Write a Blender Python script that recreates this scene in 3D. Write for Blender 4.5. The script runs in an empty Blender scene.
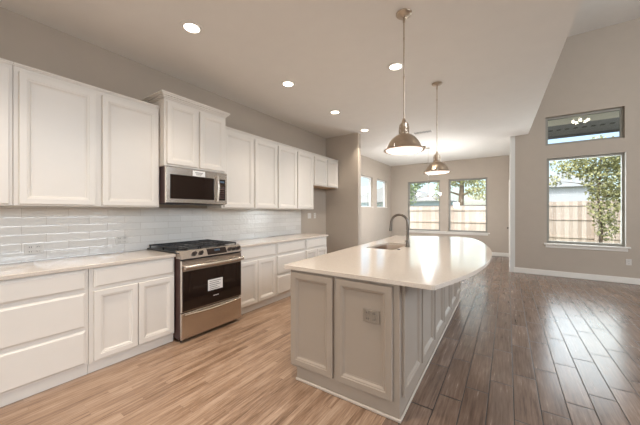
import bpy, bmesh, math, random
from mathutils import Vector, Matrix
C = bpy.context.scene
COL = C.collection
PI = math.pi
random.seed(7)

# ------------------------------------------------------------ camera
cam_d = bpy.data.cameras.new('camera'); cam = bpy.data.objects.new('camera', cam_d); COL.objects.link(cam)
cam.location = (0, 0, 1.35); cam.rotation_euler = (PI/2, 0, math.atan(187.5/277))
cam_d.sensor_width = 36; cam_d.lens = 277/640*36; cam_d.shift_y = -0.5/640; cam_d.clip_end = 300
C.camera = cam
# ------------------------------------------------------------ view
C.view_settings.view_transform = 'Standard'; C.view_settings.look = 'None'
C.view_settings.gamma = 1; C.view_settings.use_curve_mapping = False
C.view_settings.exposure = 0.26
# ------------------------------------------------------------ world
W = bpy.data.worlds.new('world'); C.world = W; W.use_nodes = True
nt = W.node_tree; bg = nt.nodes['Background']
sky = nt.nodes.new('ShaderNodeTexSky'); sky.sky_type = 'NISHITA'; sky.sun_disc = False
sky.sun_elevation = math.radians(50); sky.sun_rotation = math.radians(200); sky.dust_density = 2.5; sky.air_density = 1.0
nt.links.new(sky.outputs[0], bg.inputs[0]); bg.inputs[1].default_value = 0.32
# ------------------------------------------------------------ sun + large lights
def lamp(name, kind, loc, rot, energy, color=(1,1,1), **k):
    d = bpy.data.lights.new(name, kind); d.energy = energy; d.color = color
    for a, v in k.items(): setattr(d, a, v)
    o = bpy.data.objects.new(name, d); COL.objects.link(o); o.location = loc; o.rotation_euler = rot
    return o
lamp('sun', 'SUN', (0,-5,20), (math.radians(38), 0, math.radians(-15)), 2.6, (1,.95,.88), angle=math.radians(2))
CAN_W = 21.0           # each recessed downlight
WARM = (1, .87, .72)
# added fill lamps in made-up openings of the unseen east and south walls
lamp('fill_east', 'AREA', (5.38, 2.0, 3.35), (0, math.radians(90), 0), 260, (.88,.94,1), shape='RECTANGLE', size=2.4, size_y=5.0)
lamp('fill_south', 'AREA', (-1.2, -3.38, 1.4), (math.radians(90), 0, 0), 42, (1,.97,.93), shape='RECTANGLE', size=3.0, size_y=2.4)
lamp('daylight_nook', 'AREA', (-1.75, 10.32, 1.56), (math.radians(-90), 0, 0), 12, (.90,.96,1), shape='RECTANGLE', size=2.46, size_y=1.7)
lamp('daylight_great_window', 'AREA', (1.275, 7.80, 1.6), (math.radians(-90), 0, 0), 30, (.90,.96,1), shape='RECTANGLE', size=1.1, size_y=1.7)
GREAT_FILL = [(1.9,0.5),(4.2,0.5),(1.9,4.2),(4.2,4.2)]

# ------------------------------------------------------------ materials
class N:
    def __init__(s, m): s.t = m.node_tree; s.n = s.t.nodes; s.l = s.t.links
    def node(s, ty, **k):
        o = s.n.new(ty)
        for a, v in k.items(): setattr(o, a, v)
        return o
    def put(s, sock, v):
        if hasattr(v, 'is_output') or isinstance(v, bpy.types.NodeSocket): s.l.new(v, sock)
        else: sock.default_value = v
    def m(s, op, a, b=0.0, c=0.0):
        o = s.node('ShaderNodeMath', operation=op)
        s.put(o.inputs[0], a); s.put(o.inputs[1], b); s.put(o.inputs[2], c); return o.outputs[0]
    def xyz(s, a, b, c):
        o = s.node('ShaderNodeCombineXYZ'); s.put(o.inputs[0], a); s.put(o.inputs[1], b); s.put(o.inputs[2], c); return o.outputs[0]
    def noise(s, vec, scale, detail=3, rough=.5):
        o = s.node('ShaderNodeTexNoise'); s.put(o.inputs['Vector'], vec); o.inputs['Scale'].default_value = scale
        o.inputs['Detail'].default_value = detail; o.inputs['Roughness'].default_value = rough; return o.outputs[0]
    def ramp(s, f, stops):
        o = s.node('ShaderNodeValToRGB'); s.put(o.inputs[0], f); e = o.color_ramp.elements
        while len(e) < len(stops): e.new(.5)
        for q, (p, c) in zip(e, stops): q.position = p; q.color = (*c, 1)
        return o.outputs[0]
    def mix(s, f, a, b):
        o = s.node('ShaderNodeMix', data_type='RGBA'); s.put(o.inputs[0], f); s.put(o.inputs[6], a if not isinstance(a, tuple) else (*a,1)[:4]); s.put(o.inputs[7], b if not isinstance(b, tuple) else (*b,1)[:4]); return o.outputs[2]
    def bump(s, h, strength, dist):
        o = s.node('ShaderNodeBump'); s.put(o.inputs['Height'], h); o.inputs['Strength'].default_value = strength; o.inputs['Distance'].default_value = dist; return o.outputs[0]
    def pos(s):
        g = s.node('ShaderNodeNewGeometry'); return g.outputs['Position']
    def obj(s):
        g = s.node('ShaderNodeTexCoord'); return g.outputs['Object']
    def sep(s, v):
        o = s.node('ShaderNodeSeparateXYZ'); s.put(o.inputs[0], v); return o.outputs
def mat(name, col, rough=.5, metal=0, spec=.5, var=.03, vs=6, bump=0, bs=200, emit=0, ecol=None, coat=0):
    m = bpy.data.materials.new(name); m.use_nodes = True; n = N(m); b = n.n['Principled BSDF']
    c = n.ramp(n.noise(n.obj(), vs, 3), [(.3, tuple(v*(1-var) for v in col)), (.7, tuple(min(1, v*(1+var)) for v in col))])
    n.l.new(c, b.inputs['Base Color'])
    b.inputs['Roughness'].default_value = rough; b.inputs['Metallic'].default_value = metal
    b.inputs['Specular IOR Level'].default_value = spec; b.inputs['Coat Weight'].default_value = coat
    if bump: n.l.new(n.bump(n.noise(n.obj(), bs, 2), bump, .002), b.inputs['Normal'])
    if emit: b.inputs['Emission Color'].default_value = (*(ecol or col), 1); b.inputs['Emission Strength'].default_value = emit
    return m
M = {}
M['wall'] = mat('wall_paint', (.46,.398,.335), .85, var=.015, bump=.15, bs=90)
M['wall_white'] = mat('white_wall_paint', (.70,.69,.66), .7, var=.01)
M['ceiling'] = mat('ceiling_paint', (.80,.775,.735), .9, var=.01, bump=.1, bs=80)
M['trim'] = mat('trim_paint', (.80,.77,.72), .4, var=.01)
M['cab'] = mat('cabinet_paint', (.72,.675,.62), .38, var=.012)
M['cab_in'] = mat('cabinet_birch_underside', (.50,.34,.20), .5, var=.1, vs=12)
M['island'] = mat('island_greige_paint', (.35,.295,.245), .38, var=.012)
M['shoe'] = mat('shoe_molding_paint', (.52,.46,.40), .4)
M['steel'] = mat('brushed_stainless', (.62,.56,.50), .27, 1, var=.04, vs=30)
M['sink'] = mat('sink_steel', (.60,.50,.42), .3, 1)
M['nickel'] = mat('aged_nickel', (.52,.43,.34), .36, 1, var=.08, vs=20)
M['faucet'] = mat('brushed_nickel', (.19,.17,.15), .28, 1)
M['black'] = mat('black_enamel', (.012,.012,.013), .3)
M['grate'] = mat('cast_iron', (.018,.018,.02), .42, var=.1)
M['blackglass'] = mat('black_glass', (.016,.009,.007), .05, spec=.6)
M['side'] = mat('appliance_side', (.06,.025,.022), .4)
M['plate'] = mat('white_plastic', (.66,.635,.60), .35)
M['plate_tan'] = mat('greige_plastic', (.26,.22,.18), .35)
M['dark'] = mat('dark_slot', (.03,.028,.026), .6)
M['frame'] = mat('window_frame_taupe', (.30,.29,.255), .5)
M['wframe'] = mat('window_frame_white', (.75,.76,.75), .5)
M['label'] = mat('paper_label', (.80,.79,.77), .6)
M['ink'] = mat('ink', (.12,.11,.11), .6)
M['blue_ink'] = mat('display_glow', (.05,.09,.14), .4, emit=.1)
M['lens'] = mat('lamp_lens', (1,.93,.82), .5, emit=9, ecol=(1,.9,.76))
M['opal'] = mat('opal_glass', (1,.9,.8), .3, emit=1.0, ecol=(1,.84,.74))
M['bulb'] = mat('frosted_glass_shade', (1,.97,.92), .3, emit=.9, ecol=(1,.93,.85))
M['knob'] = mat('dark_steel_knob', (.10,.085,.08), .3, 1)
M['chrome'] = mat('chandelier_metal', (.55,.52,.48), .35, 1)

def glass():
    m = bpy.data.materials.new('window_glass'); m.use_nodes = True; n = N(m); n.n.clear()
    out = n.node('ShaderNodeOutputMaterial'); mx = n.node('ShaderNodeMixShader')
    ge = n.node('ShaderNodeNewGeometry'); dt = n.node('ShaderNodeVectorMath', operation='DOT_PRODUCT')
    n.l.new(ge.outputs['Normal'], dt.inputs[0]); n.l.new(ge.outputs['Incoming'], dt.inputs[1])
    fr = n.m('ADD', .04, n.m('MULTIPLY', .96, n.m('POWER', n.m('SUBTRACT', 1, n.m('ABSOLUTE', dt.outputs['Value'])), 5)))
    t = n.node('ShaderNodeBsdfTransparent'); t.inputs[0].default_value = (.95,.97,.96,1)
    g = n.node('ShaderNodeBsdfGlossy'); g.inputs['Roughness'].default_value = 0.0
    n.l.new(fr, mx.inputs[0]); n.l.new(t.outputs[0], mx.inputs[1]); n.l.new(g.outputs[0], mx.inputs[2]); n.l.new(mx.outputs[0], out.inputs[0])
    return m
M['glass'] = glass()

def floor_mat():
    m = bpy.data.materials.new('wood_look_plank_tile'); m.use_nodes = True; n = N(m); b = n.n['Principled BSDF']
    p = n.sep(n.pos()); w, L = .1525, .615
    u = n.m('DIVIDE', n.m('ADD', p[0], .04+w/2+w*60), w); k = n.m('FLOOR', u); fu = n.m('FRACT', u)
    v = n.m('DIVIDE', n.m('SUBTRACT', n.m('ADD', p[1], 30*L - 2.61 + .205*60), n.m('MULTIPLY', k, .205)), L)
    kv = n.m('FLOOR', v); fv = n.m('FRACT', v)
    du = n.m('MULTIPLY', n.m('MINIMUM', fu, n.m('SUBTRACT', 1, fu)), w)
    dv = n.m('MULTIPLY', n.m('MINIMUM', fv, n.m('SUBTRACT', 1, fv)), L)
    d = n.m('MINIMUM', du, n.m('MULTIPLY', dv, .6))
    g = n.m('SUBTRACT', 1, n.m('SMOOTH_MIN', n.m('DIVIDE', n.m('MAXIMUM', n.m('SUBTRACT', d, .0016), 0), .0026), 1.0, .1)); g = n.m('MAXIMUM', g, 0)
    wn = n.node('ShaderNodeTexWhiteNoise', noise_dimensions='2D'); n.l.new(n.xyz(k, kv, 0), wn.inputs[0])
    rnd = wn.outputs[0]
    off = n.m('MULTIPLY', rnd, 37.0)
    gv = n.xyz(n.m('ADD', n.m('MULTIPLY', p[0], 20), off), n.m('ADD', n.m('MULTIPLY', p[1], 1.1), off), off)
    grain = n.noise(gv, 3.2, 6, .65)
    gv2 = n.xyz(n.m('ADD', n.m('MULTIPLY', p[0], 4), off), n.m('ADD', n.m('MULTIPLY', p[1], 1.3), off), off)
    grain2 = n.noise(gv2, 1.8, 3, .5)
    f = n.m('ADD', n.m('MULTIPLY', grain, .62), n.m('ADD', n.m('MULTIPLY', grain2, .3), n.m('MULTIPLY', n.m('SUBTRACT', rnd, .5), .08)))
    c = n.ramp(f, [(.28, (.080,.052,.040)), (.40, (.150,.100,.074)), (.50, (.20,.135,.100)), (.64, (.30,.215,.165))])
    c = n.mix(n.m('MULTIPLY', g, 1.0), c, (.022,.016,.014,1))
    n.l.new(c, b.inputs['Base Color'])
    r = n.m('ADD', n.m('MULTIPLY', grain, .2), n.m('ADD', .14, n.m('MULTIPLY', g, .4)))
    n.l.new(r, b.inputs['Roughness']); b.inputs['Specular IOR Level'].default_value = .5
    h = n.m('SUBTRACT', n.m('MULTIPLY', grain, .25), g)
    n.l.new(n.bump(h, .35, .002), b.inputs['Normal'])
    return m
M['floor'] = floor_mat()

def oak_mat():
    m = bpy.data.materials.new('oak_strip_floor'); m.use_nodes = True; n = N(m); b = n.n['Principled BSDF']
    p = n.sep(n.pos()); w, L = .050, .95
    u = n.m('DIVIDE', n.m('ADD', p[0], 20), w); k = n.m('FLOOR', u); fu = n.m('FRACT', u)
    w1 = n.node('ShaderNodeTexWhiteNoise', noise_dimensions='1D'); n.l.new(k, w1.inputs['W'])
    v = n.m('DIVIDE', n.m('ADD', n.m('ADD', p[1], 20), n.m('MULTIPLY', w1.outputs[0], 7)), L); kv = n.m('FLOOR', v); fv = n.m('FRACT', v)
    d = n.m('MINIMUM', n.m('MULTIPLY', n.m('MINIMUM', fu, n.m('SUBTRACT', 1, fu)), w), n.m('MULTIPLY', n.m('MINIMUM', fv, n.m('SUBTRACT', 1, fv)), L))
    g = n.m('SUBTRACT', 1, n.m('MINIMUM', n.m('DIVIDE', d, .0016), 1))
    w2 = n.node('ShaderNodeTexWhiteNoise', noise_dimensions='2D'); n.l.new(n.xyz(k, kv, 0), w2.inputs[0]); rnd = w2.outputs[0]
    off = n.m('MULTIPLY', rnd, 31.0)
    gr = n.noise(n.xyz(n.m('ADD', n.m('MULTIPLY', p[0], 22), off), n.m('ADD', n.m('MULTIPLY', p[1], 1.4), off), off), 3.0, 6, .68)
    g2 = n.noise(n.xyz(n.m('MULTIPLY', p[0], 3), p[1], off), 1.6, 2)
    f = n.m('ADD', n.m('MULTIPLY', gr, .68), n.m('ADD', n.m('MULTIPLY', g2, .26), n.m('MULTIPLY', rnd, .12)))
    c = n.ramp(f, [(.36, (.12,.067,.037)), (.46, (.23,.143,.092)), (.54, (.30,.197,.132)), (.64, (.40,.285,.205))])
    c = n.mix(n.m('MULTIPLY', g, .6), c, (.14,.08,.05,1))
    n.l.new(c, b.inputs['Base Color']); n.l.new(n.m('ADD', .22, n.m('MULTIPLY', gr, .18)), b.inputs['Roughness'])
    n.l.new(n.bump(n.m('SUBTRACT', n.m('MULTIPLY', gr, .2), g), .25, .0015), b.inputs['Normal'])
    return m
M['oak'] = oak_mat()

def splash_mat():
    m = bpy.data.materials.new('glazed_subway_tile'); m.use_nodes = True; n = N(m); b = n.n['Principled BSDF']
    p = n.sep(n.pos()); L, h = .312, .0755
    r = n.m('DIVIDE', n.m('SUBTRACT', 5.0+1.381, p[2]), h); k = n.m('FLOOR', r); fr = n.m('FRACT', r)
    r = n.m('DIVIDE', n.m('SUBTRACT', 1.381, n.m('ADD', p[2], -h*40)), h); k = n.m('FLOOR', r); fr = n.m('FRACT', r)
    odd = n.m('MODULO', k, 2.0)
    v = n.m('DIVIDE', n.m('ADD', n.m('SUBTRACT', p[1], .534), n.m('ADD', 10*L, n.m('MULTIPLY', odd, L/2))), L)
    kv = n.m('FLOOR', v); fv = n.m('FRACT', v)
    dz = n.m('MULTIPLY', n.m('MINIMUM', fr, n.m('SUBTRACT', 1, fr)), h)
    dy = n.m('MULTIPLY', n.m('MINIMUM', fv, n.m('SUBTRACT', 1, fv)), L)
    d = n.m('MINIMUM', dz, dy)
    g = n.m('LESS_THAN', d, .0016)
    wn = n.node('ShaderNodeTexWhiteNoise', noise_dimensions='2D'); n.l.new(n.xyz(k, kv, 0), wn.inputs[0])
    c = n.mix(wn.outputs[0], (.69,.67,.635,1), (.75,.73,.70,1))
    c = n.mix(g, c, (.46,.42,.38,1))
    n.l.new(c, b.inputs['Base Color'])
    n.l.new(n.m('ADD', .03, n.m('MULTIPLY', g, .6)), b.inputs['Roughness']); b.inputs['Specular IOR Level'].default_value = 1.0
    nv = n.noise(n.xyz(n.m('ADD', p[1], n.m('MULTIPLY', wn.outputs[0], 9)), p[2], 0), 24, 1, .5)
    edge = n.m('MINIMUM', n.m('DIVIDE', d, .006), 1)
    hh = n.m('ADD', n.m('MULTIPLY', nv, 1.6), n.m('MULTIPLY', edge, .5))
    n.l.new(n.bump(hh, .9, .0019), b.inputs['Normal'])
    return m
M['tile'] = splash_mat()

def quartz():
    m = bpy.data.materials.new('cream_quartz'); m.use_nodes = True; n = N(m); b = n.n['Principled BSDF']
    a = n.noise(n.pos(), 160, 2); c = n.ramp(a, [(.35, (.60,.53,.465)), (.6, (.66,.59,.52))])
    n.l.new(c, b.inputs['Base Color']); b.inputs['Roughness'].default_value = .11; b.inputs['Specular IOR Level'].default_value = .6
    return m
M['quartz'] = quartz()

def wood_ext(name, a, b_, sx):
    m = bpy.data.materials.new(name); m.use_nodes = True; n = N(m); b = n.n['Principled BSDF']
    p = n.sep(n.pos()); k = n.m('FLOOR', n.m('DIVIDE', p[0], sx))
    wn = n.node('ShaderNodeTexWhiteNoise', noise_dimensions='1D'); n.l.new(k, wn.inputs['W'])
    g = n.noise(n.xyz(n.m('MULTIPLY', p[0], 20), p[1], n.m('MULTIPLY', p[2], 1.5)), 1.5, 4)
    c = n.ramp(n.m('ADD', n.m('MULTIPLY', g, .6), n.m('MULTIPLY', wn.outputs[0], .4)), [(.3, a), (.75, b_)])
    n.l.new(c, b.inputs['Base Color']); b.inputs['Roughness'].default_value = .85
    return m
M['fence'] = wood_ext('cedar_fence', (.46,.37,.30), (.70,.60,.51), .15)
M['fence_overexposed'] = wood_ext('overexposed_cedar_fence', (.62,.50,.42), (.82,.72,.64), .15)  # lighter copy of the cedar, overexposed daylight put into its colour
M['ground'] = mat('grass_and_gravel', (.30,.30,.20), .95, var=.4, vs=3)
M['leaf'] = mat('leaf_yellow_green', (.50,.50,.24), .6, var=.3, vs=4)
M['leaf2'] = mat('leaf_green', (.38,.46,.25), .6, var=.3, vs=4)
M['bark'] = mat('bark', (.24,.18,.13), .9, var=.3, vs=10)
M['siding'] = mat('grey_siding', (.52,.54,.56), .8)
M['siding_blue'] = mat('blue_grey_siding', (.42,.52,.56), .8)
M['roof'] = mat('grey_roof_shingle', (.48,.48,.48), .9, var=.15, vs=20)
M['soffit'] = mat('patio_soffit_grey', (.24,.24,.25), .8, var=.1)
M['cream_band'] = mat('patio_band_cream', (.88,.82,.70), .7)
M['bright'] = mat('lit_glass_bulb', (1,.95,.85), .3, emit=22, ecol=(1,.88,.70))

# ------------------------------------------------------------ mesh builder
class B:
    def __init__(s): s.b = bmesh.new()
    def box(s, x0, x1, y0, y1, z0, z1, bev=0, seg=1, mt=None):
        r = bmesh.ops.create_cube(s.b, size=1); vs = r['verts']
        for v in vs: v.co = Vector(((x0+x1)/2+v.co.x*(x1-x0), (y0+y1)/2+v.co.y*(y1-y0), (z0+z1)/2+v.co.z*(z1-z0)))
        if mt: bmesh.ops.transform(s.b, matrix=mt, verts=vs)
        if bev:
            es = list({e for v in vs for e in v.link_edges})
            bmesh.ops.bevel(s.b, geom=es, offset=bev, segments=seg, affect='EDGES', profile=.5)
        return s
    def lathe(s, prof, c=(0,0,0), seg=32, axis='Z', caps=True):
        rings = []
        for r, z in prof:
            ring = []
            for i in range(seg):
                a = 2*PI*i/seg; p = (r*math.cos(a), r*math.sin(a), z)
                if axis == 'X': p = (p[2], p[0], p[1])
                if axis == 'Y': p = (p[0], p[2], p[1])
                ring.append(s.b.verts.new((p[0]+c[0], p[1]+c[1], p[2]+c[2])))
            rings.append(ring)
        for a, b in zip(rings, rings[1:]):
            for i in range(seg):
                j = (i+1) % seg; s.b.faces.new((a[i], a[j], b[j], b[i]))
        if caps:
            s.b.faces.new(rings[0][::-1]); s.b.faces.new(rings[-1])
        return s
    def tube(s, pts, r, seg=12, r2=None):
        pts = [Vector(p) for p in pts]; n = len(pts); prev = None; rings = []
        for i, p in enumerate(pts):
            d = (pts[min(i+1, n-1)] - pts[max(i-1, 0)]).normalized()
            if prev is None: up = Vector((0,0,1)) if abs(d.z) < .9 else Vector((1,0,0)); a = d.cross(up).normalized()
            else: a = (prev - d*prev.dot(d)).normalized()
            prev = a; b_ = d.cross(a); rr = r if r2 is None else r+(r2-r)*i/(n-1)
            rings.append([s.b.verts.new(p + (a*math.cos(2*PI*k/seg)+b_*math.sin(2*PI*k/seg))*rr) for k in range(seg)])
        for a, b_ in zip(rings, rings[1:]):
            for i in range(seg):
                j = (i+1) % seg; s.b.faces.new((a[i], a[j], b_[j], b_[i]))
        s.b.faces.new(rings[0][::-1]); s.b.faces.new(rings[-1])
        return s
    def panel(s, x0, x1, z0, z1, prof, y=0):
        """front slab facing -y: prof = list of (inset, outward)"""
        prev = None
        for k, (i, w) in enumerate(prof):
            ring = [s.b.verts.new(q) for q in ((x0+i, y-w, z0+i), (x1-i, y-w, z0+i), (x1-i, y-w, z1-i), (x0+i, y-w, z1-i))]
            if prev:
                for a in range(4): s.b.faces.new((prev[a], prev[(a+1)%4], ring[(a+1)%4], ring[a]))
            else: s.b.faces.new(ring[::-1])
            prev = ring
        s.b.faces.new(prev); return s
    def prism(s, pts, z0, z1, hole=None, bev=.003):
        def loop(ps, z): return [s.b.verts.new((x, y, z)) for x, y in ps]
        def fill(ls, up):
            es = []
            for l in ls: es += [s.b.edges.get((l[i], l[(i+1)%len(l)])) or s.b.edges.new((l[i], l[(i+1)%len(l)])) for i in range(len(l))]
            r = bmesh.ops.triangle_fill(s.b, edges=es, use_beauty=True)
        o1, o0 = loop(pts, z1), loop(pts, z0)
        for i in range(len(pts)):
            j = (i+1)%len(pts); s.b.faces.new((o0[i], o0[j], o1[j], o1[i]))
        t, bt = [o1], [o0]
        if hole:
            h1, h0 = loop(hole, z1), loop(hole, z0)
            for i in range(len(hole)):
                j = (i+1)%len(hole); s.b.faces.new((h0[j], h0[i], h1[i], h1[j]))
            t.append(h1); bt.append(h0)
        fill(t, 1); fill(bt, 0)
        return s
    def quad(s, pts): s.b.faces.new([s.b.verts.new(p) for p in pts]); return s
def obj(name, b, m, parent=None, smooth=False, fix=True):
    if fix: bmesh.ops.recalc_face_normals(b.b, faces=b.b.faces)
    me = bpy.data.meshes.new(name); b.b.to_mesh(me); b.b.free()
    if smooth:
        for p in me.polygons: p.use_smooth = True
        me.set_sharp_from_angle(angle=math.radians(40))
    o = bpy.data.objects.new(name, me); COL.objects.link(o); me.materials.append(M[m])
    if parent: o.parent = parent
    return o
def thing(name, label, cat, loc=(0,0,0), rz=0, group=None):
    o = bpy.data.objects.new(name, None); COL.objects.link(o); o.empty_display_size = .1
    o.location = loc; o.rotation_euler = (0, 0, rz); o['label'] = label; o['category'] = cat
    if group: o['group'] = group
    return o
def tag(o, label, cat, group=None):
    o['label'] = label; o['category'] = cat
    if group: o['group'] = group
    return o
def struct(name, b, m, parent=None, **k):
    o = obj(name, b, m, parent, **k)
    if not parent: o['kind'] = 'structure'
    return o
def sempty(name, loc, rz=0):
    o = bpy.data.objects.new(name, None); COL.objects.link(o); o.location = loc; o.rotation_euler = (0,0,rz); o['kind'] = 'structure'; return o
def dup(root, loc, rz, label, group=None):
    r = root.copy(); COL.objects.link(r); r.location = loc; r.rotation_euler = (0,0,rz); r['label'] = label
    if group: r['group'] = group
    def kids(a, b_):
        for ch in list(a.children):
            c = ch.copy(); COL.objects.link(c); c.parent = b_; kids(ch, c)
    kids(root, r); return r
R90 = PI/2

# ------------------------------------------------------------ the setting
WX, ZC, ZH = -3.48, 3.05, 4.95      # kitchen wall, kitchen ceiling, great-room ceiling
YR, YE, YN, XN = 7.58, 5.38, 10.05, -3.60
XS, XE, YB = .42, 5.5, -3.5
def wall_holes(axis, p0, p1, a0, a1, z0, z1, holes):
    """wall slab between p0..p1 (thickness), a0..a1 along, with rectangular holes (a,b,zl,zh)"""
    b = B(); as_ = sorted({a0, a1, *[h[0] for h in holes], *[h[1] for h in holes]}); zs = sorted({z0, z1, *[h[2] for h in holes], *[h[3] for h in holes]})
    for i in range(len(as_)-1):
        zr = []
        for j in range(len(zs)-1):
            ac, zc = (as_[i]+as_[i+1])/2, (zs[j]+zs[j+1])/2
            if any(h[0] < ac < h[1] and h[2] < zc < h[3] for h in holes): continue
            if zr and zr[-1][1] == zs[j]: zr[-1][1] = zs[j+1]
            else: zr.append([zs[j], zs[j+1]])
        for u, v in zr:
            if axis == 'Y': b.box(as_[i], as_[i+1], p0, p1, u, v)
            else: b.box(p0, p1, as_[i], as_[i+1], u, v)
    bmesh.ops.remove_doubles(b.b, verts=b.b.verts, dist=1e-5)
    dup_f = {}
    for f in list(b.b.faces):
        k = tuple(sorted(v.index for v in f.verts))
    return b
NW = [(-2.98,-1.89,.70,2.43), (-1.63,-.52,.70,2.43)]
SW = [(7.49,8.37,1.50,2.46), (8.70,9.62,1.50,2.46)]
GW = [(.69,1.86,.69,2.49), (.67,1.84,2.76,3.36)]
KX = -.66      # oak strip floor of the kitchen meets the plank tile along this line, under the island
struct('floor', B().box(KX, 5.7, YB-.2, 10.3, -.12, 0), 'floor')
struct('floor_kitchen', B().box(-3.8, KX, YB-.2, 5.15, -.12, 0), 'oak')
struct('floor_nook', B().box(-3.8, KX, 5.15, 10.3, -.12, 0), 'floor')
sx = lambda y: .375 + .0265*(7.58-y)      # the kitchen ceiling ends on a slightly slanted line
struct('ceiling', B().prism([(-3.8,YB-.2),(sx(YB-.2),YB-.2),(sx(7.58),7.58),(sx(7.58),10.3),(-3.8,10.3)], ZC, ZC+.15), 'ceiling')
struct('ceiling_high', B().box(.2, 5.7, YB-.2, YR+.2, ZH, ZH+.15), 'ceiling')
struct('wall_soffit', B().prism([(sx(YB)-.12,YB),(sx(YB),YB),(sx(YR),YR),(sx(YR)-.12,YR)], ZC+.15, ZH), 'wall')
struct('wall_left', B().box(WX-.2, WX, YB, YE+.12, 0, ZC), 'wall')
struct('wall_return', B().box(WX, -2.655, YE, YE+.12, 0, ZC), 'wall')
struct('wall_nook_left', wall_holes('X', XN-.14, XN, YE+.12, YN, 0, ZC, SW), 'wall')
struct('wall_nook_back', wall_holes('Y', YN, YN+.16, XN-.14, .21, 0, ZC, NW), 'wall')
struct('wall_nook_right', wall_holes('X', .05, .13, YR+.16, YN, 0, ZC, [(8.35,9.42,0,2.08)]), 'wall_white')
struct('wall_great_room_back', wall_holes('Y', YR, YR+.16, .14, XE+.15, 0, ZH, GW), 'wall')
struct('wall_corner', B().box(.05, .139, YR, YR+.159, 0, ZC), 'wall_white')
struct('wall_right', wall_holes('X', XE, XE+.15, YB, YR, 0, ZH, [(-.6,1.6,2.1,4.6), (2.4,4.6,2.1,4.6)]), 'wall')
struct('wall_behind', wall_holes('Y', YB-.15, YB, WX-.2, XE+.15, 0, ZH, [(-2.8,.3,.1,2.7)]), 'wall')
# baseboards
def base_y(name, x0, x1, y):  # on a wall facing -Y
    struct(name, B().box(x0, x1, y-.016, y-.001, .001, .115, .004), 'trim')
def base_x(name, x, y0, y1, s):
    struct(name, B().box(min(x+s*.001, x+s*.016), max(x+s*.001, x+s*.016), y0, y1, .001, .115, .004), 'trim')
base_y('baseboard_great_room', .12, XE-.02, YR)
base_y('baseboard_nook_back', XN+.02, .03, YN)
base_x('baseboard_nook_left', XN, YE+.14, YN-.02, 1)
base_x('baseboard_nook_right', .05, YR-.015, 8.27, -1)
base_x('baseboard_right', XE, YB+.02, YR-.02, -1)
base_y('baseboard_return', -3.46, -2.66, YE)
struct('baseboard_return_end', B().box(-2.654, -2.64, YE-.016, YE+.136, .001, .115, .004), 'trim')

# windows ------------------------------------------------------
def frame_rect(b, x0, x1, z0, z1, w, y0, y1):
    b.box(x0, x1, y0, y1, z1-w, z1, .003); b.box(x0, x1, y0, y1, z0, z0+w, .003)
    b.box(x0, x0+w, y0, y1, z0+w, z1-w, .003); b.box(x1-w, x1, y0, y1, z0+w, z1-w, .003); return b
def window(n, loc, rz, w, h, fm='frame', hung=False, depth=.10, fw=.04):
    """local: x across, +y outwards, z up, origin at lower left interior corner of the opening"""
    t = sempty('window_%d' % n, loc, rz)
    obj('window_frame', frame_rect(B(), .002, w-.002, .002, h-.002, fw, depth-.03, depth+.03), fm, t)
    if hung:
        obj('lower_sash', frame_rect(B(), fw+.001, w-fw-.001, fw+.001, h*.5+.01, .028, depth-.028, depth-.002), fm, t)
        obj('upper_sash', frame_rect(B(), fw+.001, w-fw-.001, h*.5-.018, h-fw-.001, .028, depth+.001, depth+.026), fm, t)
        obj('pane', B().box(fw+.03, w-fw-.03, depth-.017, depth-.013, fw+.03, h*.5-.018), 'glass', t)
        obj('pane', B().box(fw+.03, w-fw-.03, depth+.011, depth+.015, h*.5+.01, h-fw-.03), 'glass', t)
    else:
        obj('pane', B().box(fw, w-fw, depth-.002, depth+.002, fw, h-fw), 'glass', t)
    return t
for i, (a, b_, z0, z1) in enumerate(NW): window(1+i, (a, YN, z0), 0, b_-a, z1-z0, 'frame', True, fw=.022)
for i, (a, b_, z0, z1) in enumerate(SW): window(3+i, (XN, a, z0), R90, b_-a, z1-z0, 'wframe', False, .10, .035)
for i, (a, b_, z0, z1) in enumerate(GW): window(5+i, (a, YR, z0), 0, b_-a, z1-z0, 'frame', False, .09, .045)
for i, (a, b_) in enumerate(((-.6,1.6),(2.4,4.6))): window(7+i, (XE, b_, 2.1), -R90, 2.2, 2.5, 'wframe', True, .08, .05)  # unseen high windows added to carry the east fill lamp
window(9, (.3, YB, .1), PI, 3.1, 2.6, 'wframe', False, .08, .06)  # unseen window added around the south fill lamp
struct('jamb_right' if 0 else 'trim_7', B().box(1.851, 1.8595, YR+.001, YR+.058, .692, 2.488), 'trim')
# sills + aprons
def sill(name, x0, x1, y, z):
    t = struct(name, B().box(x0, x1, y-.05, y+.058, z-.028, z-.001, .006, 2), 'trim')
    return t
for nm, x0, x1, y, z in (('trim_1', -3.03, -.45, YN, .70), ('trim_3', .64, 1.91, YR, .69)):
    b = B().box(x0, x1, y-.055, y-.001, z-.03, z-.001, .006, 2)
    struct(nm, b, 'trim')
struct('trim_2', B().box(-2.99, -.50, YN-.018, YN-.001, .615, .669, .004), 'trim')
struct('trim_4', B().box(.67, 1.88, YR-.018, YR-.001, .60, .659, .004), 'trim')
# white returns inside the openings (stools on the reveals)
for i, (a, b_, z0, z1) in enumerate(SW):
    b = B(); b.box(XN-.065, XN+.02, a+.001, b_-.001, z0+.001, z0+.02, .003)
    struct('trim_%d' % (5+i), b, 'trim')
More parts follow.
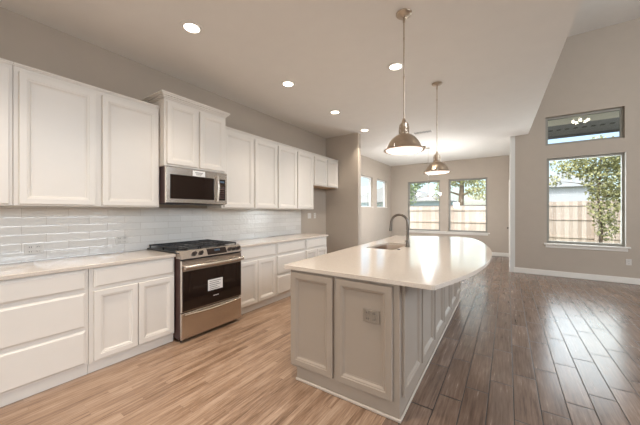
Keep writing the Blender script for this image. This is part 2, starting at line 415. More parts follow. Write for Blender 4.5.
# a white corner bead strip on the return wall end
# door in the nook right wall -----------------------------------
d1 = sempty('door_1', (.05, 9.42, 0), -R90)
P_DOOR = [(0,0),(0,.032),(.002,.034)]
b = B().box(.03, 1.04, .012, .05, .008, 2.045, .002)
obj('leaf', b, 'trim', d1)
for z0, z1 in ((.22,.95),(1.08,1.92)):
    obj('door_panel', B().panel(.17, .90, z0, z1, [(0,0),(0,.004),(.02,.009),(.05,.009),(.06,.003),(.062,.003)], y=.012), 'trim', d1)
obj('casing', B().box(-.075, .0, -.018, -.001, .002, 2.15, .004).box(1.07, 1.145, -.018, -.001, .002, 2.15, .004).box(0, 1.07, -.018, -.001, 2.08, 2.15, .004), 'trim', d1)
obj('door_knob', B().lathe([(.028,0),(.028,-.006),(.012,-.01),(.012,-.035),(.026,-.045),(.03,-.06),(.02,-.075),(.004,-.078)], (.13,.012,.91), 20, 'Y'), 'faucet', d1, True)

# ------------------------------------------------------------ cabinets
DOOR = [(0,0),(0,.017),(.004,.022),(.044,.022),(.048,.018),(.056,.017),(.068,.006),(.074,.006),(.076,.0045)]
SLAB = [(0,0),(0,.010),(.006,.013),(.014,.019),(.018,.020)]
FX = -2.875      # face-frame plane of the base run (front faces +X)
def cabinet(name, label, cat, loc, w, z0, z1, depth, fronts, colour='cab', rz=R90, toe=True, group=None, under=None, kinds=None):
    t = thing(name, label, cat, loc, rz, group)
    bz = .088 if toe else z0
    b = B().box(.0008, w-.0008, 0, depth, bz, z1, .0015)
    if toe: b.box(.0008, w-.0008, .022, depth-.01, .001, bz)
    obj('cabinet_body', b, colour, t)
    if under: obj('underside', B().box(.004, w-.004, .004, depth-.004, bz-.006, bz-.0002), under, t)
    for kind, x0, x1, a0, a1 in fronts:
        obj(kind, B().panel(x0, x1, a0, a1, DOOR if kind == 'door' else SLAB, y=-.0005), colour, t)
    return t
BD = -FX + WX
BDEP = FX - WX - .003
DZ = dict(d1=(.716,.872), d2=(.405,.688), d3=(.105,.378))
def base_cab(label, y0, y1, kind, split=None, m0=.022, m1=.022):
    w = y1-y0; a, c = m0, w-m1
    if kind == 'drawers': fr = [('drawer', a, c, *DZ['d1']), ('drawer', a, c, *DZ['d2']), ('drawer', a, c, *DZ['d3'])]
    else:
        s = (split-y0) if split else w/2
        fr = [('drawer', a, c, *DZ['d1']), ('door', a, s-.003, .105, .688), ('door', s+.003, c, .105, .688)]
    return cabinet('base_cabinet', label, 'cabinet', (FX, y0, 0), w, 0, .884, BDEP, fr)
base_cab('white three-drawer base cabinet at the left edge, nearest the camera', -.12, .825, 'drawers')
base_cab('white base cabinet with one drawer over two doors, left of the stove', .826, 1.540, 'doors', 1.192, .032, .012)
base_cab('white base cabinet with a drawer over two doors, directly right of the stove', 2.318, 3.068, 'doors', 2.69)
base_cab('white three-drawer base cabinet right of the stove, between two door cabinets', 3.069, 3.785, 'drawers')
base_cab('small white base cabinet with drawer over two doors at the far counter end', 3.786, 4.47, 'doors')
UX = -3.15
UD = UX - WX - .003
def upper_cab(label, y0, y1, z0, z1, doors, x=UX, under=None):
    return cabinet('upper_cabinet', label, 'cabinet', (x, y0, 0), y1-y0, z0, z1, x-WX-.003, [('door', a-y0, c-y0, z0+.012, z1-(.035 if x == UX else .03)) for a, c in doors], toe=False, under=under)
def top_trim(cab, w): obj('top_molding', B().box(.0, w, -.018, .02, 2.488, 2.502, .003).box(.0, w, -.008, .02, 2.478, 2.488), 'cab', cab)
for lb, y0, y1, z0, ds, u in (
    ('white two-door upper cabinet at the left edge, only its right door showing', -.63, .44, 1.40, [(-.58,-.1),(-.07,.418)], None),
    ('large white upper cabinet left of the microwave with two tall doors', .441, 1.521, 1.40, [(.470,.950),(1.003,1.500)], None),
    ('white upper cabinet directly right of the microwave with two tall doors', 2.317, 3.389, 1.40, [(2.345,2.86),(2.895,3.372)], None),
    ('white upper cabinet with two narrow tall doors, beside the short fridge cabinet', 3.39, 4.425, 1.40, [(3.406,3.885),(3.918,4.400)], None),
    ('short white upper cabinet over the empty fridge space by the tan wall', 4.426, 5.372, 1.875, [(4.445,4.895),(4.925,5.345)], 'cab_in')):
    c = upper_cab(lb, y0, y1, z0, 2.478, ds, under=u)
    top_trim(c, y1-y0)
c = cabinet('upper_cabinet', 'raised white cabinet with crown molding over the microwave', 'cabinet', (-3.05, 1.523, 0), .782, 1.852, 2.575, -3.05-WX-.003,
            [('door', .024, .376, 1.872, 2.545), ('door', .408, .760, 1.872, 2.545)], toe=False)
cr = B()
for k, (o_, z0, z1) in enumerate(((.006,2.576,2.590),(.016,2.590,2.606),(.032,2.606,2.622),(.042,2.622,2.640))):
    cr.box(-o_, .782+o_, -o_, .42, z0, z1, .002)
obj('crown_molding', cr, 'cab', c)

# counters of the wall run
tag(obj('countertop', B().box(WX+.001, -2.845, -1.2, 1.542, .885, .915, .003), 'quartz'), 'cream quartz countertop on the base cabinets left of the stove', 'countertop')
tag(obj('countertop', B().box(WX+.001, -2.845, 2.316, 4.49, .885, .915, .003), 'quartz'), 'cream quartz countertop on the base cabinets right of the stove', 'countertop')
tag(obj('tile_backsplash', B().box(WX+.0005, WX+.009, -1.2, 4.44, .916, 1.399), 'tile'), 'glossy white subway tile backsplash on the wall between counter and upper cabinets', 'backsplash')

# ------------------------------------------------------------ outlets
def plate(name, label, cat, loc, rz, w, h, gangs, pm='plate', kind='outlet', sm='dark', group=None):
    t = thing(name, label, cat, loc, rz, group)
    obj('cover_plate', B().box(-w/2, w/2, -.006, 0, -h/2, h/2, .002), pm, t)
    for g in range(gangs):
        x = (g-(gangs-1)/2)*.048
        if kind == 'outlet':
            for dz in ((-.02,.02) if h > w*.9 or gangs > 1 else (-.0,)):
                obj('socket', B().box(x-.015, x+.015, -.009, -.006, dz-.013, dz+.013, .003).box(x-.007, x-.004, -.0094, -.009, dz-.003, dz+.007), pm, t)
                obj('slot', B().box(x-.008, x-.005, -.0104, -.0091, dz-.004, dz+.007).box(x+.004, x+.007, -.0104, -.0091, dz-.004, dz+.007), sm, t)
        else:
            obj('switch', B().box(x-.016, x+.016, -.010, -.006, -.033, .033, .002), pm, t)
    return t
plate('wall_outlet', 'white wide electrical outlet on the backsplash, near the left edge', 'outlet', (WX+.0095, .612, 1.02), R90, .118, .085, 2)
plate('wall_outlet', 'white electrical outlet on the backsplash just left of the stove', 'outlet', (WX+.0095, 1.285, 1.045), R90, .118, .075, 2)
plate('light_switch', 'left white wall plate in the empty fridge space', 'switch', (WX+.0005, 4.735, 1.27), R90, .115, .115, 2, kind='switch')
plate('wall_outlet', 'right, narrower white wall plate in the empty fridge space', 'outlet', (WX+.0005, 4.935, 1.27), R90, .072, .115, 1)
plate('wall_outlet', 'white electrical outlet low on the wall under the great room window', 'outlet', (1.89, YR-.0005, .405), 0, .075, .115, 1)

# ------------------------------------------------------------ range
rg = thing('gas_range', 'stainless steel slide-in gas range with black oven door and cast iron grates', 'stove', (-2.765, 1.5445, 0), R90)
rw = .770
obj('range_body', B().box(.004, rw-.004, .012, .700, .03, .905, .003), 'side', rg)
obj('foot', B().box(.03, .07, .05, .09, .001, .03), 'black', rg); obj('foot', B().box(rw-.07, rw-.03, .05, .09, .001, .03), 'black', rg)
obj('storage_drawer', B().panel(.002, rw-.002, .035, .305, [(0,0),(0,.020),(.005,.025),(.006,.025)], y=.012), 'steel', rg)
def swoop(z, amp, r, y0, x0=.03, x1=rw-.03, n=18):
    return [(x0+(x1-x0)*i/n, y0 - .012*math.sin(PI*i/n), z - amp*math.sin(PI*i/n)) for i in range(n+1)]
b = B(); pts = swoop(.288, .012, .01, -.025)
b.tube(pts, .013, 10)
obj('drawer_handle', b, 'steel', rg, True)
od = obj('oven_door', B().panel(.002, rw-.002, .315, .845, [(0,0),(0,.022),(.004,.027),(.006,.027)], y=.012), 'steel', rg)
obj('oven_window', B().box(.012, rw-.012, -.0195, -.0152, .325, .735, .002), 'blackglass', od)
b = B(); b.tube(swoop(.782, .004, .01, -.058, .015, rw-.015), .021, 12)
for x in (.04, rw-.04): b.box(x-.012, x+.012, -.052, -.0152, .768, .796, .003)
obj('oven_handle', b, 'steel', od, True)
st = obj('energy_label', B().box(.300, .490, -.0215, -.0198, .475, .595), 'label', od)
b = B()
for k, wd in enumerate((.15,.12,.14,.10,.13)): b.box(.318, .318+wd, -.0222, -.0216, .578-k*.021-.006, .578-k*.021, 0)
obj('printed_text', b, 'ink', st)
b = B()
for k in range(8): b.box(.368+k*.009, .374+k*.009, -.0203, -.0198, .405, .415)
obj('brand_mark', b, 'label', od)
# vent slot strip
b = B().box(.002, rw-.002, -.006, .012, .848, .862, .001)
obj('vent_strip', b, 'black', rg)
# slanted control panel
def slant(b, x0, x1, e=0, t=0):
    p = [(-.018-e, .864), (.022-e, .945), (.09, .945), (.09, .864)]
    vs0 = [b.b.verts.new((x0, y, z)) for y, z in p]; vs1 = [b.b.verts.new((x1, y, z)) for y, z in p]
    for i in range(4): b.b.faces.new((vs0[i], vs0[(i+1)%4], vs1[(i+1)%4], vs1[i]))
    b.b.faces.new(vs0); b.b.faces.new(vs1[::-1]); return b
obj('control_panel', slant(B(), .0, rw), 'steel', rg)
ang = math.atan2(.04, .081)
def on_panel(x, s, out=0):  # s 0..1 up the slanted face
    return Vector((x, -.018+.04*s - math.cos(ang)*out, .864+.081*s + math.sin(ang)*out))
b = B(); q = [on_panel(.305,.12,.002), on_panel(.555,.12,.002), on_panel(.555,.9,.002), on_panel(.305,.9,.002)]
q2 = [on_panel(.305,.12,-.002), on_panel(.555,.12,-.002), on_panel(.555,.9,-.002), on_panel(.305,.9,-.002)]
b.quad(q); b.quad(q2[::-1])
for i in range(4): b.quad([q[i], q2[i], q2[(i+1)%4], q[(i+1)%4]])
dsp = obj('display', b, 'blackglass', rg)
b = B()
for k in range(4):
    x = .40+k*.018; b.quad([on_panel(x,.5,.003), on_panel(x+.012,.5,.003), on_panel(x+.012,.75,.003), on_panel(x,.75,.003)])
obj('clock_digits', b, 'blue_ink', dsp)
def knob(x):
    b = B(); c0 = on_panel(x, .5, 0); d = (on_panel(x,.5,1)-c0).normalized()
    b.tube([c0, c0+d*.006], .024, 20); b.tube([c0+d*.006, c0+d*.012, c0+d*.034], .019, 20, .016)
    b.tube([c0+d*.034+Vector((0,-.001,-.014)), c0+d*.036+Vector((0,0,.014))], .004, 8)
    obj('knob', b, 'knob', rg, True)
for x in (.150, .228, .605, .668, .730): knob(x)
# cooktop
obj('cooktop', B().box(-.006, rw+.006, .03, .706, .918, .930, .003), 'black', rg)
for bx, by, r in ((.14,.20,.045),(.14,.54,.038),(.385,.37,.052),(.63,.20,.048),(.63,.54,.036)):
    bb = obj('burner', B().lathe([(r+.015,.930),(r+.015,.934),(r,.936),(r,.946),(r*.9,.950),(.004,.951)], (bx,by,0), 24), 'grate', rg, True)
for gx0, gx1 in ((.008,.262),(.266,.506),(.510,.762)):
    b = B(); y0, y1 = .075, .685; zt0, zt1 = .958, .972; w = .011
    b.box(gx0, gx1, y0, y0+w, zt0, zt1, .002).box(gx0, gx1, y1-w, y1, zt0, zt1, .002)
    b.box(gx0, gx0+w, y0, y1, zt0, zt1, .002).box(gx1-w, gx1, y0, y1, zt0, zt1, .002)
    xm = (gx0+gx1)/2
    for yy in (.20, .29, .38, .47, .56): b.box(gx0, gx1, yy-w/2, yy+w/2, zt0, zt1, .002)
    b.box(xm-w/2, xm+w/2, y0, y1, zt0, zt1, .002)
    for xx in (gx0+.004, gx1-.015):
        for yy in (y0+.002, y1-.013, .375): b.box(xx, xx+.011, yy, yy+.011, .9305, zt0)
    obj('grate', b, 'grate', rg)

# ------------------------------------------------------------ microwave
mw = thing('microwave', 'stainless over-the-range microwave with black glass door, mounted under the raised cabinet', 'microwave', (-3.055, 1.531, 1.435), R90)
mwW, mwH = .782, .412
obj('microwave_body', B().box(0, mwW, .0, .42, .012, mwH, .003), 'side', mw)
obj('bottom_grille', B().box(.03, mwW-.03, .02, .40, .004, .012), 'grate', mw)
md = obj('microwave_door', B().panel(0, mwW, .016, mwH-.001, [(0,0),(0,.020),(.004,.026),(.006,.026)], y=0), 'steel', mw)
obj('door_glass', B().box(.045, .590, -.029, -.0262, .062, .330, .002), 'blackglass', md)
obj('control_panel', B().box(.655, .752, -.029, -.0262, .062, .330, .002), 'blackglass', mw)
b = B()
for r_ in range(6):
    for c_ in range(3): b.box(.667+c_*.026, .685+c_*.026, -.0298, -.0291, .085+r_*.028, .100+r_*.028)
obj('keypad', b, 'side', mw)
obj('clock_digits', B().box(.675, .735, -.0298, -.0291, .285, .308), 'blue_ink', mw)
b = B(); n = 16
b.tube([(.622, -.052-.020*math.sin(PI*i/n), .045+.325*i/n) for i in range(n+1)], .013, 12)
b.box(.612, .632, -.052, -.0262, .048, .075, .003).box(.612, .632, -.052, -.0262, .335, .362, .003)
obj('handle', b, 'steel', md, True)
s_ = obj('paper_sticker', B().box(.305, .465, -.0272, -.0262, .335, .400), 'label', md)
b = B()
for x0, x1, z0, z1 in ((.335,.435,.372,.380),(.345,.425,.358,.364),(.350,.415,.346,.350)): b.box(x0, x1, -.0277, -.0273, z0, z1)
obj('printed_text', b, 'ink', s_)

# ------------------------------------------------------------ island
IR = math.radians(.7); IO = (-1.474, 1.748)
isl = thing('kitchen_island', 'greige panelled kitchen island under the curved quartz top', 'island', (IO[0], IO[1], 0), IR)
iw, iL = .900, 2.98
zt = .884
b = B()   # hollow carcass: local x across (0..iw), y deep (0..iL)
b.box(0, iw, 0, .02, .10, zt).box(0, iw, iL-.02, iL, .10, zt).box(0, .02, .02, iL-.02, .10, zt).box(iw-.02, iw, .02, iL-.02, .10, zt)
b.box(.02, iw-.02, .02, iL-.02, .10, .115)
b.box(.065, iw, 0, iL, .001, .10)
obj('island_body', b, 'island', isl)
def island_front(name, x0, x1, z0, z1, M4):
    b = B().panel(x0, x1, z0, z1, DOOR); bmesh.ops.transform(b.b, matrix=M4, verts=b.b.verts)
    return obj(name, b, 'island', isl)
F = Matrix.Translation((0, -.0005, 0))
island_front('end_panel', .018, .410, .125, .866, F); island_front('end_panel', .437, .858, .125, .866, F)
RS = Matrix.Translation((iw+.0005, 0, 0)) @ Matrix.Rotation(R90, 4, 'Z')
for k in range(6):
    a = .03 + k*.489; island_front('side_panel', a+.012, a+.489-.030, .14, .866, RS)
LS = Matrix.Translation((-.0005, iL, 0)) @ Matrix.Rotation(-R90, 4, 'Z')
for k in range(5):
    a = .02 + k*.588; w_ = .588
    if k == 2: island_front('door', a+.015, a+.29, .125, .68, LS); island_front('door', a+.298, a+w_-.015, .125, .68, LS)
    else: island_front('door', a+.015, a+w_-.015, .125, .68, LS)
    island_front('drawer', a+.015, a+w_-.015, .71, .868, LS)
b = B().box(.060, iw+.012, -.013, -.0006, .001, .022, .004).box(iw+.0006, iw+.012, -.001, iL, .001, .022, .004)
obj('shoe_molding', b, 'shoe', isl)
for y in (.10, 1.05, 2.0, 2.9):
    obj('support_bracket', B().box(iw-.25, iw+.22, y, y+.05, .8755, .8838, .001), 'chrome', isl)
plate('wall_outlet', 'greige double electrical outlet on the end panel of the island', 'outlet', (-.764, 1.7470, .645), IR, .122, .090, 2, 'plate_tan', sm='dark')

def catmull(ps, n=6):
    out = []
    for i in range(len(ps)-1):
        p0, p1, p2, p3 = ps[max(i-1,0)], ps[i], ps[i+1], ps[min(i+2,len(ps)-1)]
        for k in range(n):
            t = k/n
            out.append(tuple(.5*((2*p1[j])+(-p0[j]+p2[j])*t+(2*p0[j]-5*p1[j]+4*p2[j]-p3[j])*t*t+(-p0[j]+3*p1[j]-3*p2[j]+p3[j])*t**3) for j in (0,1)))
    out.append(ps[-1]); return out
arc = catmull([(-.355,1.745),(-.275,2.02),(-.205,2.31),(-.150,2.72),(-.128,3.15),(-.140,3.52),(-.20,4.07),(-.30,4.62),(-.42,5.05),(-.52,5.25),(-.68,5.36)])
def rrect(x0, x1, y0, y1, r, n=5):
    o = []
    for cx, cy, a in ((x1-r,y0+r,-90),(x1-r,y1-r,0),(x0+r,y1-r,90),(x0+r,y0+r,180)):
        o += [(cx+r*math.cos(math.radians(a+90*i/n)), cy+r*math.sin(math.radians(a+90*i/n))) for i in range(n+1)]
    return o
outline = [(-1.526,1.722),(-.375,1.733)] + arc + [(-1.05,5.26),(-1.72,5.06),(-1.64,3.95),(-1.59,2.9)]
SX0, SX1, SY0, SY1 = -1.44, -1.085, 3.10, 3.84
ct = tag(obj('island_countertop', B().prism(outline, .885, .915, rrect(SX0, SX1, SY0, SY1, .05)), 'quartz'), 'glossy cream quartz island countertop with a bowed seating edge', 'countertop')
bv = ct.modifiers.new('bevel', 'BEVEL'); bv.width = .003; bv.segments = 2; bv.limit_method = 'ANGLE'; bv.angle_limit = math.radians(60)

# sink
sk = thing('kitchen_sink', 'stainless undermount sink set into the island countertop', 'sink', ((SX0+SX1)/2, (SY0+SY1)/2, .69))
b = B(); hx, hy = (SX1-SX0)/2, (SY1-SY0)/2; rings = []
for off, z in ((.012,.1935),(-.002,.1935),(-.006,.10),(-.010,.03),(-.04,.006),(-.12,.0)):
    rings.append([b.b.verts.new((x, y, z)) for x, y in rrect(-hx-off, hx+off, -hy-off, hy+off, max(.02,.05+off))])
for a, c_ in zip(rings, rings[1:]):
    for i in range(len(a)): j = (i+1)%len(a); b.b.faces.new((a[i], a[j], c_[j], c_[i]))
b.b.faces.new(rings[-1])
o = obj('basin', b, 'sink', sk, True); sm = o.modifiers.new('solid', 'SOLIDIFY'); sm.thickness = .0015; sm.offset = 0
obj('drain', B().lathe([(.045,.001),(.045,.004),(.035,.005),(.03,.003),(.004,.003)], (0,0,0), 24), 'faucet', sk, True)
# faucet
fc = thing('faucet', 'brushed nickel pull-down gooseneck faucet beside the island sink', 'faucet', (-1.030, 3.47, .9155))
obj('base', B().lathe([(.030,0),(.030,.006),(.024,.012),(.022,.07),(.019,.08)], seg=24), 'faucet', fc, True)
pts = [(0,0,.075),(0,0,.18),(0,0,.27)]
for i in range(1, 15):
    a = PI*i/14; pts.append((-.105+.105*math.cos(a), 0, .295+.105*math.sin(a)))
obj('gooseneck', B().tube(pts, .0155, 14), 'faucet', fc, True)
obj('spray_head', B().tube([(-.210,0,.296),(-.212,0,.27),(-.217,0,.21),(-.219,0,.190)], .014, 14, .020), 'faucet', fc, True)
obj('lever', B().tube([(0,-.018,.055),(0,-.045,.062),(0,-.105,.085)], .008, 10, .005), 'faucet', fc, True)
so = thing('air_switch_button', 'small round nickel button on the island counter behind the sink', 'button', (-1.04, 3.16, .9155))
obj('button', B().lathe([(.020,0),(.020,.006),(.014,.010),(.004,.011)], seg=20), 'faucet', so, True)

# ------------------------------------------------------------ pendants
def make_pendant(label, loc):
    t = thing('pendant_light', label, 'pendant light', loc, 0)   # origin at shade rim height
    H = ZC - loc[2]
    obj('canopy', B().lathe([(.004,H-.030),(.018,H-.030),(.022,H-.024),(.060,H-.014),(.066,H-.006),(.066,H-.0005)], seg=28), 'nickel', t, True)
    b = B().tube([(0,0,.275),(0,0,H-.028)], .0055, 10); b.tube([(0,0,H-.075),(0,0,H-.028)], .010, 10)
    for z in (.62, .95): b.tube([(0,0,z),(0,0,z+.02)], .0075, 10)
    obj('stem', b, 'nickel', t, True)
    obj('socket_cap', B().lathe([(.040,.140),(.042,.150),(.032,.158),(.028,.185),(.034,.190),(.034,.198),(.027,.204),(.029,.232),(.020,.240),(.014,.262),(.009,.278),(.004,.280)], seg=28), 'nickel', t, True)
    dome = [(.166,0),(.171,.004),(.164,.010),(.152,.016),(.143,.028),(.134,.050),(.119,.078),(.096,.106),(.068,.128),(.042,.142)]
    b = B().lathe(dome, seg=48, caps=False); sh = obj('lamp_shade', b, 'nickel', t, True, fix=False)
    s2 = sh.modifiers.new('solid', 'SOLIDIFY'); s2.thickness = .002; s2.offset = -1
    for k in range(3):
        a = 2*PI*k/3 + .35; c_, s__ = math.cos(a), math.sin(a)
        b = B().tube([(.147*c_,.147*s__,.020),(.160*c_,.160*s__,.024),(.172*c_,.172*s__,.020)], .007, 10)
        b.tube([(.172*c_,.172*s__,.008),(.172*c_,.172*s__,.032)], .008, 10)
        obj('clip', b, 'nickel', sh, True)
    obj('yoke', B().tube([(-.040,0,.145),(-.041,0,.19),(-.034,0,.225),(-.012,0,.245)], .005, 8).tube([(.040,0,.145),(.041,0,.19),(.034,0,.225),(.012,0,.245)], .005, 8), 'nickel', t, True)
    obj('diffuser', B().lathe([(.152,.006),(.148,-.002),(.125,-.010),(.08,-.016),(.004,-.018)], seg=40), 'opal', t, True)
    return t
p1 = make_pendant('larger-looking nickel dome pendant hanging over the near end of the island', (-.735, 2.37, 1.875))
p2 = dup(p1, (-.772, 3.90, 1.872), .4, 'smaller-looking nickel dome pendant hanging over the far end of the island')

# nook chandelier
ch = thing('chandelier', 'slim five-arm chandelier with small glass shades in the breakfast nook', 'chandelier', (-1.745, 7.7, 1.74))
Hc = ZC-1.74
obj('canopy', B().lathe([(.004,Hc-.025),(.055,Hc-.02),(.06,Hc-.0005)], seg=20), 'chrome', ch, True)
obj('stem', B().tube([(0,0,.02),(0,0,Hc-.02)], .006, 8), 'chrome', ch, True)
obj('hub', B().lathe([(.004,-.03),(.02,-.02),(.028,0),(.02,.03),(.008,.06)], seg=16), 'chrome', ch, True)
lamp('chandelier_glow', 'POINT', (-1.745, 7.7, 1.66), (0,0,0), 120, (.98,.98,.98), shadow_soft_size=.12)
for k in range(5):
    a = 2*PI*k/5+.3; c_, s__ = math.cos(a), math.sin(a)
    arm = obj('arm', B().tube([(.02*c_,.02*s__,0),(.10*c_,.10*s__,-.04),(.22*c_,.22*s__,-.03),(.29*c_,.29*s__,.01),(.30*c_,.30*s__,.05)], .006, 8), 'chrome', ch, True)
    obj('glass_shade', B().lathe([(.014,.05),(.026,.06),(.036,.09),(.038,.12)], (.30*c_,.30*s__,0), 18), 'bulb', arm, True)

# chandelier of the great room: the small high window mirrors its bulbs
gc = thing('chandelier', 'great room chandelier whose lit bulbs show mirrored in the small high window', 'chandelier', (1.91, 3.5, 4.12))
obj('canopy', B().lathe([(.004,.80),(.06,.805),(.065,.8295)], seg=20), 'chrome', gc, True)
obj('stem', B().tube([(0,0,0),(0,0,.81)], .007, 8), 'chrome', gc, True)
for k in range(5):
    a = 2*PI*k/5+.5; c_, s__ = math.cos(a), math.sin(a)
    arm = obj('arm', B().tube([(0,0,.02),(.08*c_,.08*s__,-.03),(.17*c_,.17*s__,0),(.18*c_,.18*s__,.04)], .007, 8), 'chrome', gc, True)
    obj('bulb', B().lathe([(.012,.04),(.035,.065),(.045,.10),(.035,.135),(.006,.150)], (.18*c_,.18*s__,0), 16), 'bright', arm, True)

# ------------------------------------------------------------ recessed lights, added great-room fill, vent
def can(label, x, y, first=None):
    if first: o = dup(first, (x, y, ZC), 0, label)
    else:
        o = thing('recessed_light', label, 'ceiling light', (x, y, ZC), 0, 'round recessed ceiling lights')
        obj('trim_ring', B().lathe([(.066,-.0008),(.066,-.010),(.072,-.012),(.098,-.005),(.100,-.0008)], seg=40, caps=False), 'trim', o, True)
        obj('lens', B().lathe([(.065,-.001),(.065,-.006),(.05,-.0075),(.004,-.008)], seg=32), 'lens', o, True)
    return o
cans = [('round recessed ceiling light nearest the camera, above the left counter', -2.405, 1.45), ('round recessed ceiling light, second along the wall cabinets', -2.405, 2.80),
        ('round recessed ceiling light, third along the wall cabinets', -2.425, 4.04), ('round recessed ceiling light farthest away, by the tan wall end', -2.45, 5.27),
        ('round recessed ceiling light beside the stem of the near pendant', -1.08, 3.17)]
c0 = None
for lb, x, y in cans:
    o = can(lb, x, y, c0); c0 = c0 or o
    lamp('ceiling_spot', 'SPOT', (x, y, ZC-.012), (0,0,0), CAN_W*5, WARM, spot_size=math.radians(98), spot_blend=1.0, shadow_soft_size=.06)
for x, y in ((-2.405,0.1),(-1.08,1.2),(-1.08,-.5)):   # the same lamps carry on behind the photographer
    lamp('ceiling_spot', 'SPOT', (x, y, ZC-.012), (0,0,0), CAN_W*5, WARM, spot_size=math.radians(98), spot_blend=1.0, shadow_soft_size=.06)
for x, y in GREAT_FILL:
    lamp('ceiling_spot', 'SPOT', (x, y, ZH-.02), (0,0,0), 50, (1,.92,.82), spot_size=math.radians(130), spot_blend=.7, shadow_soft_size=.3)  # soft fill spots added under the high ceiling, no fixtures there
vt = thing('ceiling_vent', 'white rectangular air vent on the ceiling between the two pendants', 'vent', (-1.50, 6.10, ZC))
obj('frame', B().box(-.20, .20, -.10, -.075, -.008, -.0005, .002).box(-.20, .20, .075, .10, -.008, -.0005, .002).box(-.20, -.175, -.075, .075, -.008, -.0005, .002).box(.175, .20, -.075, .075, -.008, -.0005, .002), 'trim', vt)
obj('duct_opening', B().box(-.175, .175, -.075, .075, -.0016, -.0005), 'dark', vt)
b = B()
for k in range(4): b.box(-.174, .174, -.058+k*.036, -.050+k*.036, -.0045, -.0018)
obj('louver', b, 'trim', vt)

# ------------------------------------------------------------ outdoors
struct('ground', B().box(-30, 30, 10.31, 60, -.25, -.12), 'ground')
struct('ground_side', B().box(-30, -3.81, -6, 10.30, -.25, -.12).box(.25, 30, 7.9, 10.30, -.25, -.12), 'ground')
def fence(label, x0, x1, y, top, step=.15, gap=.006, fm='fence'):
    t = thing('wooden_fence', label, 'fence', (x0, y, -.12))
    b = B(); n = int((x1-x0)/step); H = top+.12
    for k in range(n):
        hh = H + random.uniform(-.015, .015); b.box(k*step+gap/2, (k+1)*step-gap/2, 0, .02, .02, hh)
    obj('pickets', b, fm, t)
    for z in (.25, H*.55, H-.22): obj('rail', B().box(0, x1-x0, -.045, -.001, z, z+.09, .004), fm, t)
    k = 0
    while k*2.4 < x1-x0:
        obj('post', B().box(k*2.4-.05, k*2.4+.05, -.14, -.046, 0, H+.02, .004), fm, t); k += 1
    return t
fence('weathered cedar picket fence behind the great room window', .9, 13.5, 17.4, 1.86)
fence('cedar picket fence behind the breakfast nook windows, overexposure painted into its colour', -7.2, .85, 14.6, 1.64, fm='fence_overexposed')
def leaves(b, cx, cy, cz, rx, ry, rz_, n, s):
    for _ in range(n):
        while True:
            p = Vector((random.uniform(-1,1), random.uniform(-1,1), random.uniform(-1,1)))
            if p.length < 1: break
        p = Vector((cx+p.x*rx, cy+p.y*ry, cz+p.z*rz_)); d = Vector((random.gauss(0,1), random.gauss(0,1), random.gauss(0,1)-.3)).normalized()
        q = d.cross(Vector((random.gauss(0,1), random.gauss(0,1), random.gauss(0,1)))).normalized(); l = s*random.uniform(.6,1.3)
        b.quad([p, p+d*l*.5+q*l*.3, p+d*l, p+d*l*.5-q*l*.3])
def tree(label, x, y, trunk_r, H, blobs, lm, n, s, z0=-.12):
    t = thing('tree', label, 'tree', (x, y, z0)); b = B()
    b.tube([(0,0,0),(.03,0,H*.3),(-.04,.02,H*.6),(.02,0,H)], trunk_r, 10, trunk_r*.5)
    for (cx, cy, cz, rx, ry, rz_) in blobs:
        st_ = max(.3, min(H*.95, cz-.3)); b.tube([(0,0,st_), ((cx)*.5, cy*.5, (st_+cz)/2+.05), (cx, cy, cz)], trunk_r*.35, 6, trunk_r*.1)
    obj('trunk', b, 'bark', t, True)
    b = B()
    tot = sum(q[3]*q[4]*q[5] for q in blobs)
    for q in blobs: leaves(b, *q, max(20, int(n*q[3]*q[4]*q[5]/tot)), s)
    obj('foliage', b, lm, t, fix=False)
    return t
tree('yellow-green leafy young tree filling the right side of the great room window', 2.50, 12.6, .05, 3.2,
     [(0,0,3.3,.75,.6,.6),(.15,0,2.5,.6,.5,.6),(.1,0,1.7,.42,.4,.6),(.15,0,.95,.32,.3,.45),(-.55,.1,2.9,.5,.4,.3),(-.95,0,3.1,.38,.3,.22),(-1.15,0,2.55,.22,.2,.2),(.7,0,3.2,.5,.4,.7),(.75,0,2.2,.4,.4,.8)], 'leaf', 6500, .10)
tree('thick-trunked tree behind the fence in the right nook window', -2.15, 17.5, .22, 3.2,
     [(-.3,0,3.4,1.3,.9,.5),(.9,-.3,2.7,.7,.6,.6),(-1.0,0,2.7,.5,.5,.6),(.2,0,4.2,1.6,1.1,.7)], 'leaf', 4500, .14)
tree('bushy green tree behind the fence at the left side of the left nook window', -4.9, 16.6, .08, 2.6,
     [(0,0,2.3,.5,.5,.6),(.15,0,3.1,.7,.6,.5),(.8,0,3.4,.6,.5,.3)], 'leaf2', 1300, .15)
tree('leafy tree beside the house seen through the narrow nook side windows', -7.6, 11.0, .12, 2.6,
     [(0,0,2.3,1.2,1.2,.9),(0,-1.8,2.0,1.0,1.0,.9),(0,1.6,2.5,1.2,1.3,1.0)], 'leaf2', 2400, .15)
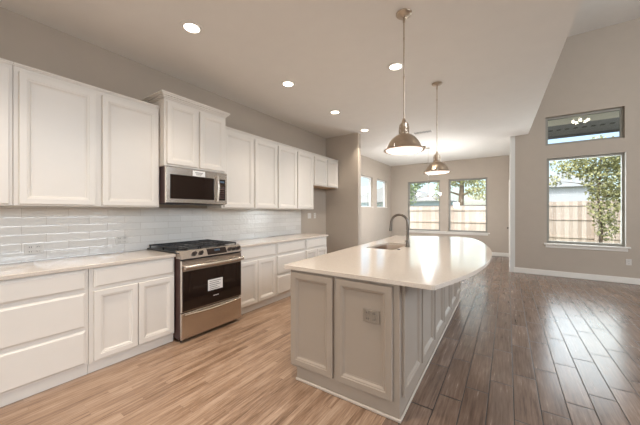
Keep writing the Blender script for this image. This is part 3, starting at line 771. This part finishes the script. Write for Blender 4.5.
def house(label, x0, x1, y0, y1, h, rh, wallm):
    t = thing('house', label, 'house', (x0, y0, -.12)); w, d = x1-x0, y1-y0
    obj('house_wall', B().box(0, w, 0, d, 0, h), wallm, t)
    b = B(); e = .35
    p0 = [b.b.verts.new(q) for q in ((-e,-e,h),(w/2,-e,h+rh),(w+e,-e,h))]; p1_ = [b.b.verts.new(q) for q in ((-e,d+e,h),(w/2,d+e,h+rh),(w+e,d+e,h))]
    b.b.faces.new(p0); b.b.faces.new(p1_[::-1])
    for i in range(3): b.b.faces.new((p0[i], p0[(i+1)%3], p1_[(i+1)%3], p1_[i]))
    obj('roof', b, 'roof', t)
    obj('gable_wall', B().prism([(0,0),(w,0),(w,.01),(0,.01)], h-.01, h), wallm, t)
    wn = obj('window', frame_rect(B(), w*.3, w*.3+1, 1.0, 2.2, .06, -.03, -.001), 'wframe', t); obj('pane', B().box(w*.3+.06, w*.3+.94, -.012, -.004, 1.06, 2.14), 'glass', wn)
    return t
def gable_house(label, x0, x1, y0, y1, h, rh, wallm):
    t = house(label, x0, x1, y0, y1, h, rh, wallm); w = x1-x0
    b = B(); v0 = [b.b.verts.new(q) for q in ((0,-.37,h+.02),(w,-.37,h+.02),(w/2,-.37,h+rh-.12))]; v1 = [b.b.verts.new((v.co.x, -.353, v.co.z)) for v in v0]
    b.b.faces.new(v0); b.b.faces.new(v1[::-1])
    for i in range(3): b.b.faces.new((v0[i], v0[(i+1)%3], v1[(i+1)%3], v1[i]))
    obj('gable_face', b, wallm, t); return t
gable_house('pale grey gabled neighbour house behind the great room fence', 1.2, 5.6, 27, 37, 3.3, 1.15, 'siding')
house('blue-grey neighbour house behind the fence in the left nook window', -13, -3.9, 24, 30, 2.35, 1.6, 'siding_blue')
# patio cover seen through the small high window
pc = thing('patio_cover', 'dark grey patio cover with a cream band outside the small high window', 'patio cover', (2.5, YR+.17, 0))
obj('soffit', B().box(-2.2, 2.8, .95, 2.25, 3.44, 3.52), 'soffit', pc)
b = B()
for k in range(30): b.box(-2.1+k*.16, -2.02+k*.16, 1.45, 1.56, 3.432, 3.439)
obj('vent_strip', b, 'dark', pc)
obj('cream_band', B().box(-2.2, 2.8, .002, .95, 3.425, 3.56, .004), 'cream_band', pc)  # cream band of the cover nearest the wall
obj('fascia', B().box(-2.2, 2.8, 2.25, 2.29, 3.38, 3.54, .004), 'soffit', pc)
for x in (-1.0, 2.6): obj('post', B().box(x, x+.1, 2.14, 2.24, -.12, 3.4396, .004) if x > 0 else B().box(-2.15, -2.05, 2.14, 2.24, -.12, 3.4396, .004), 'soffit', pc)
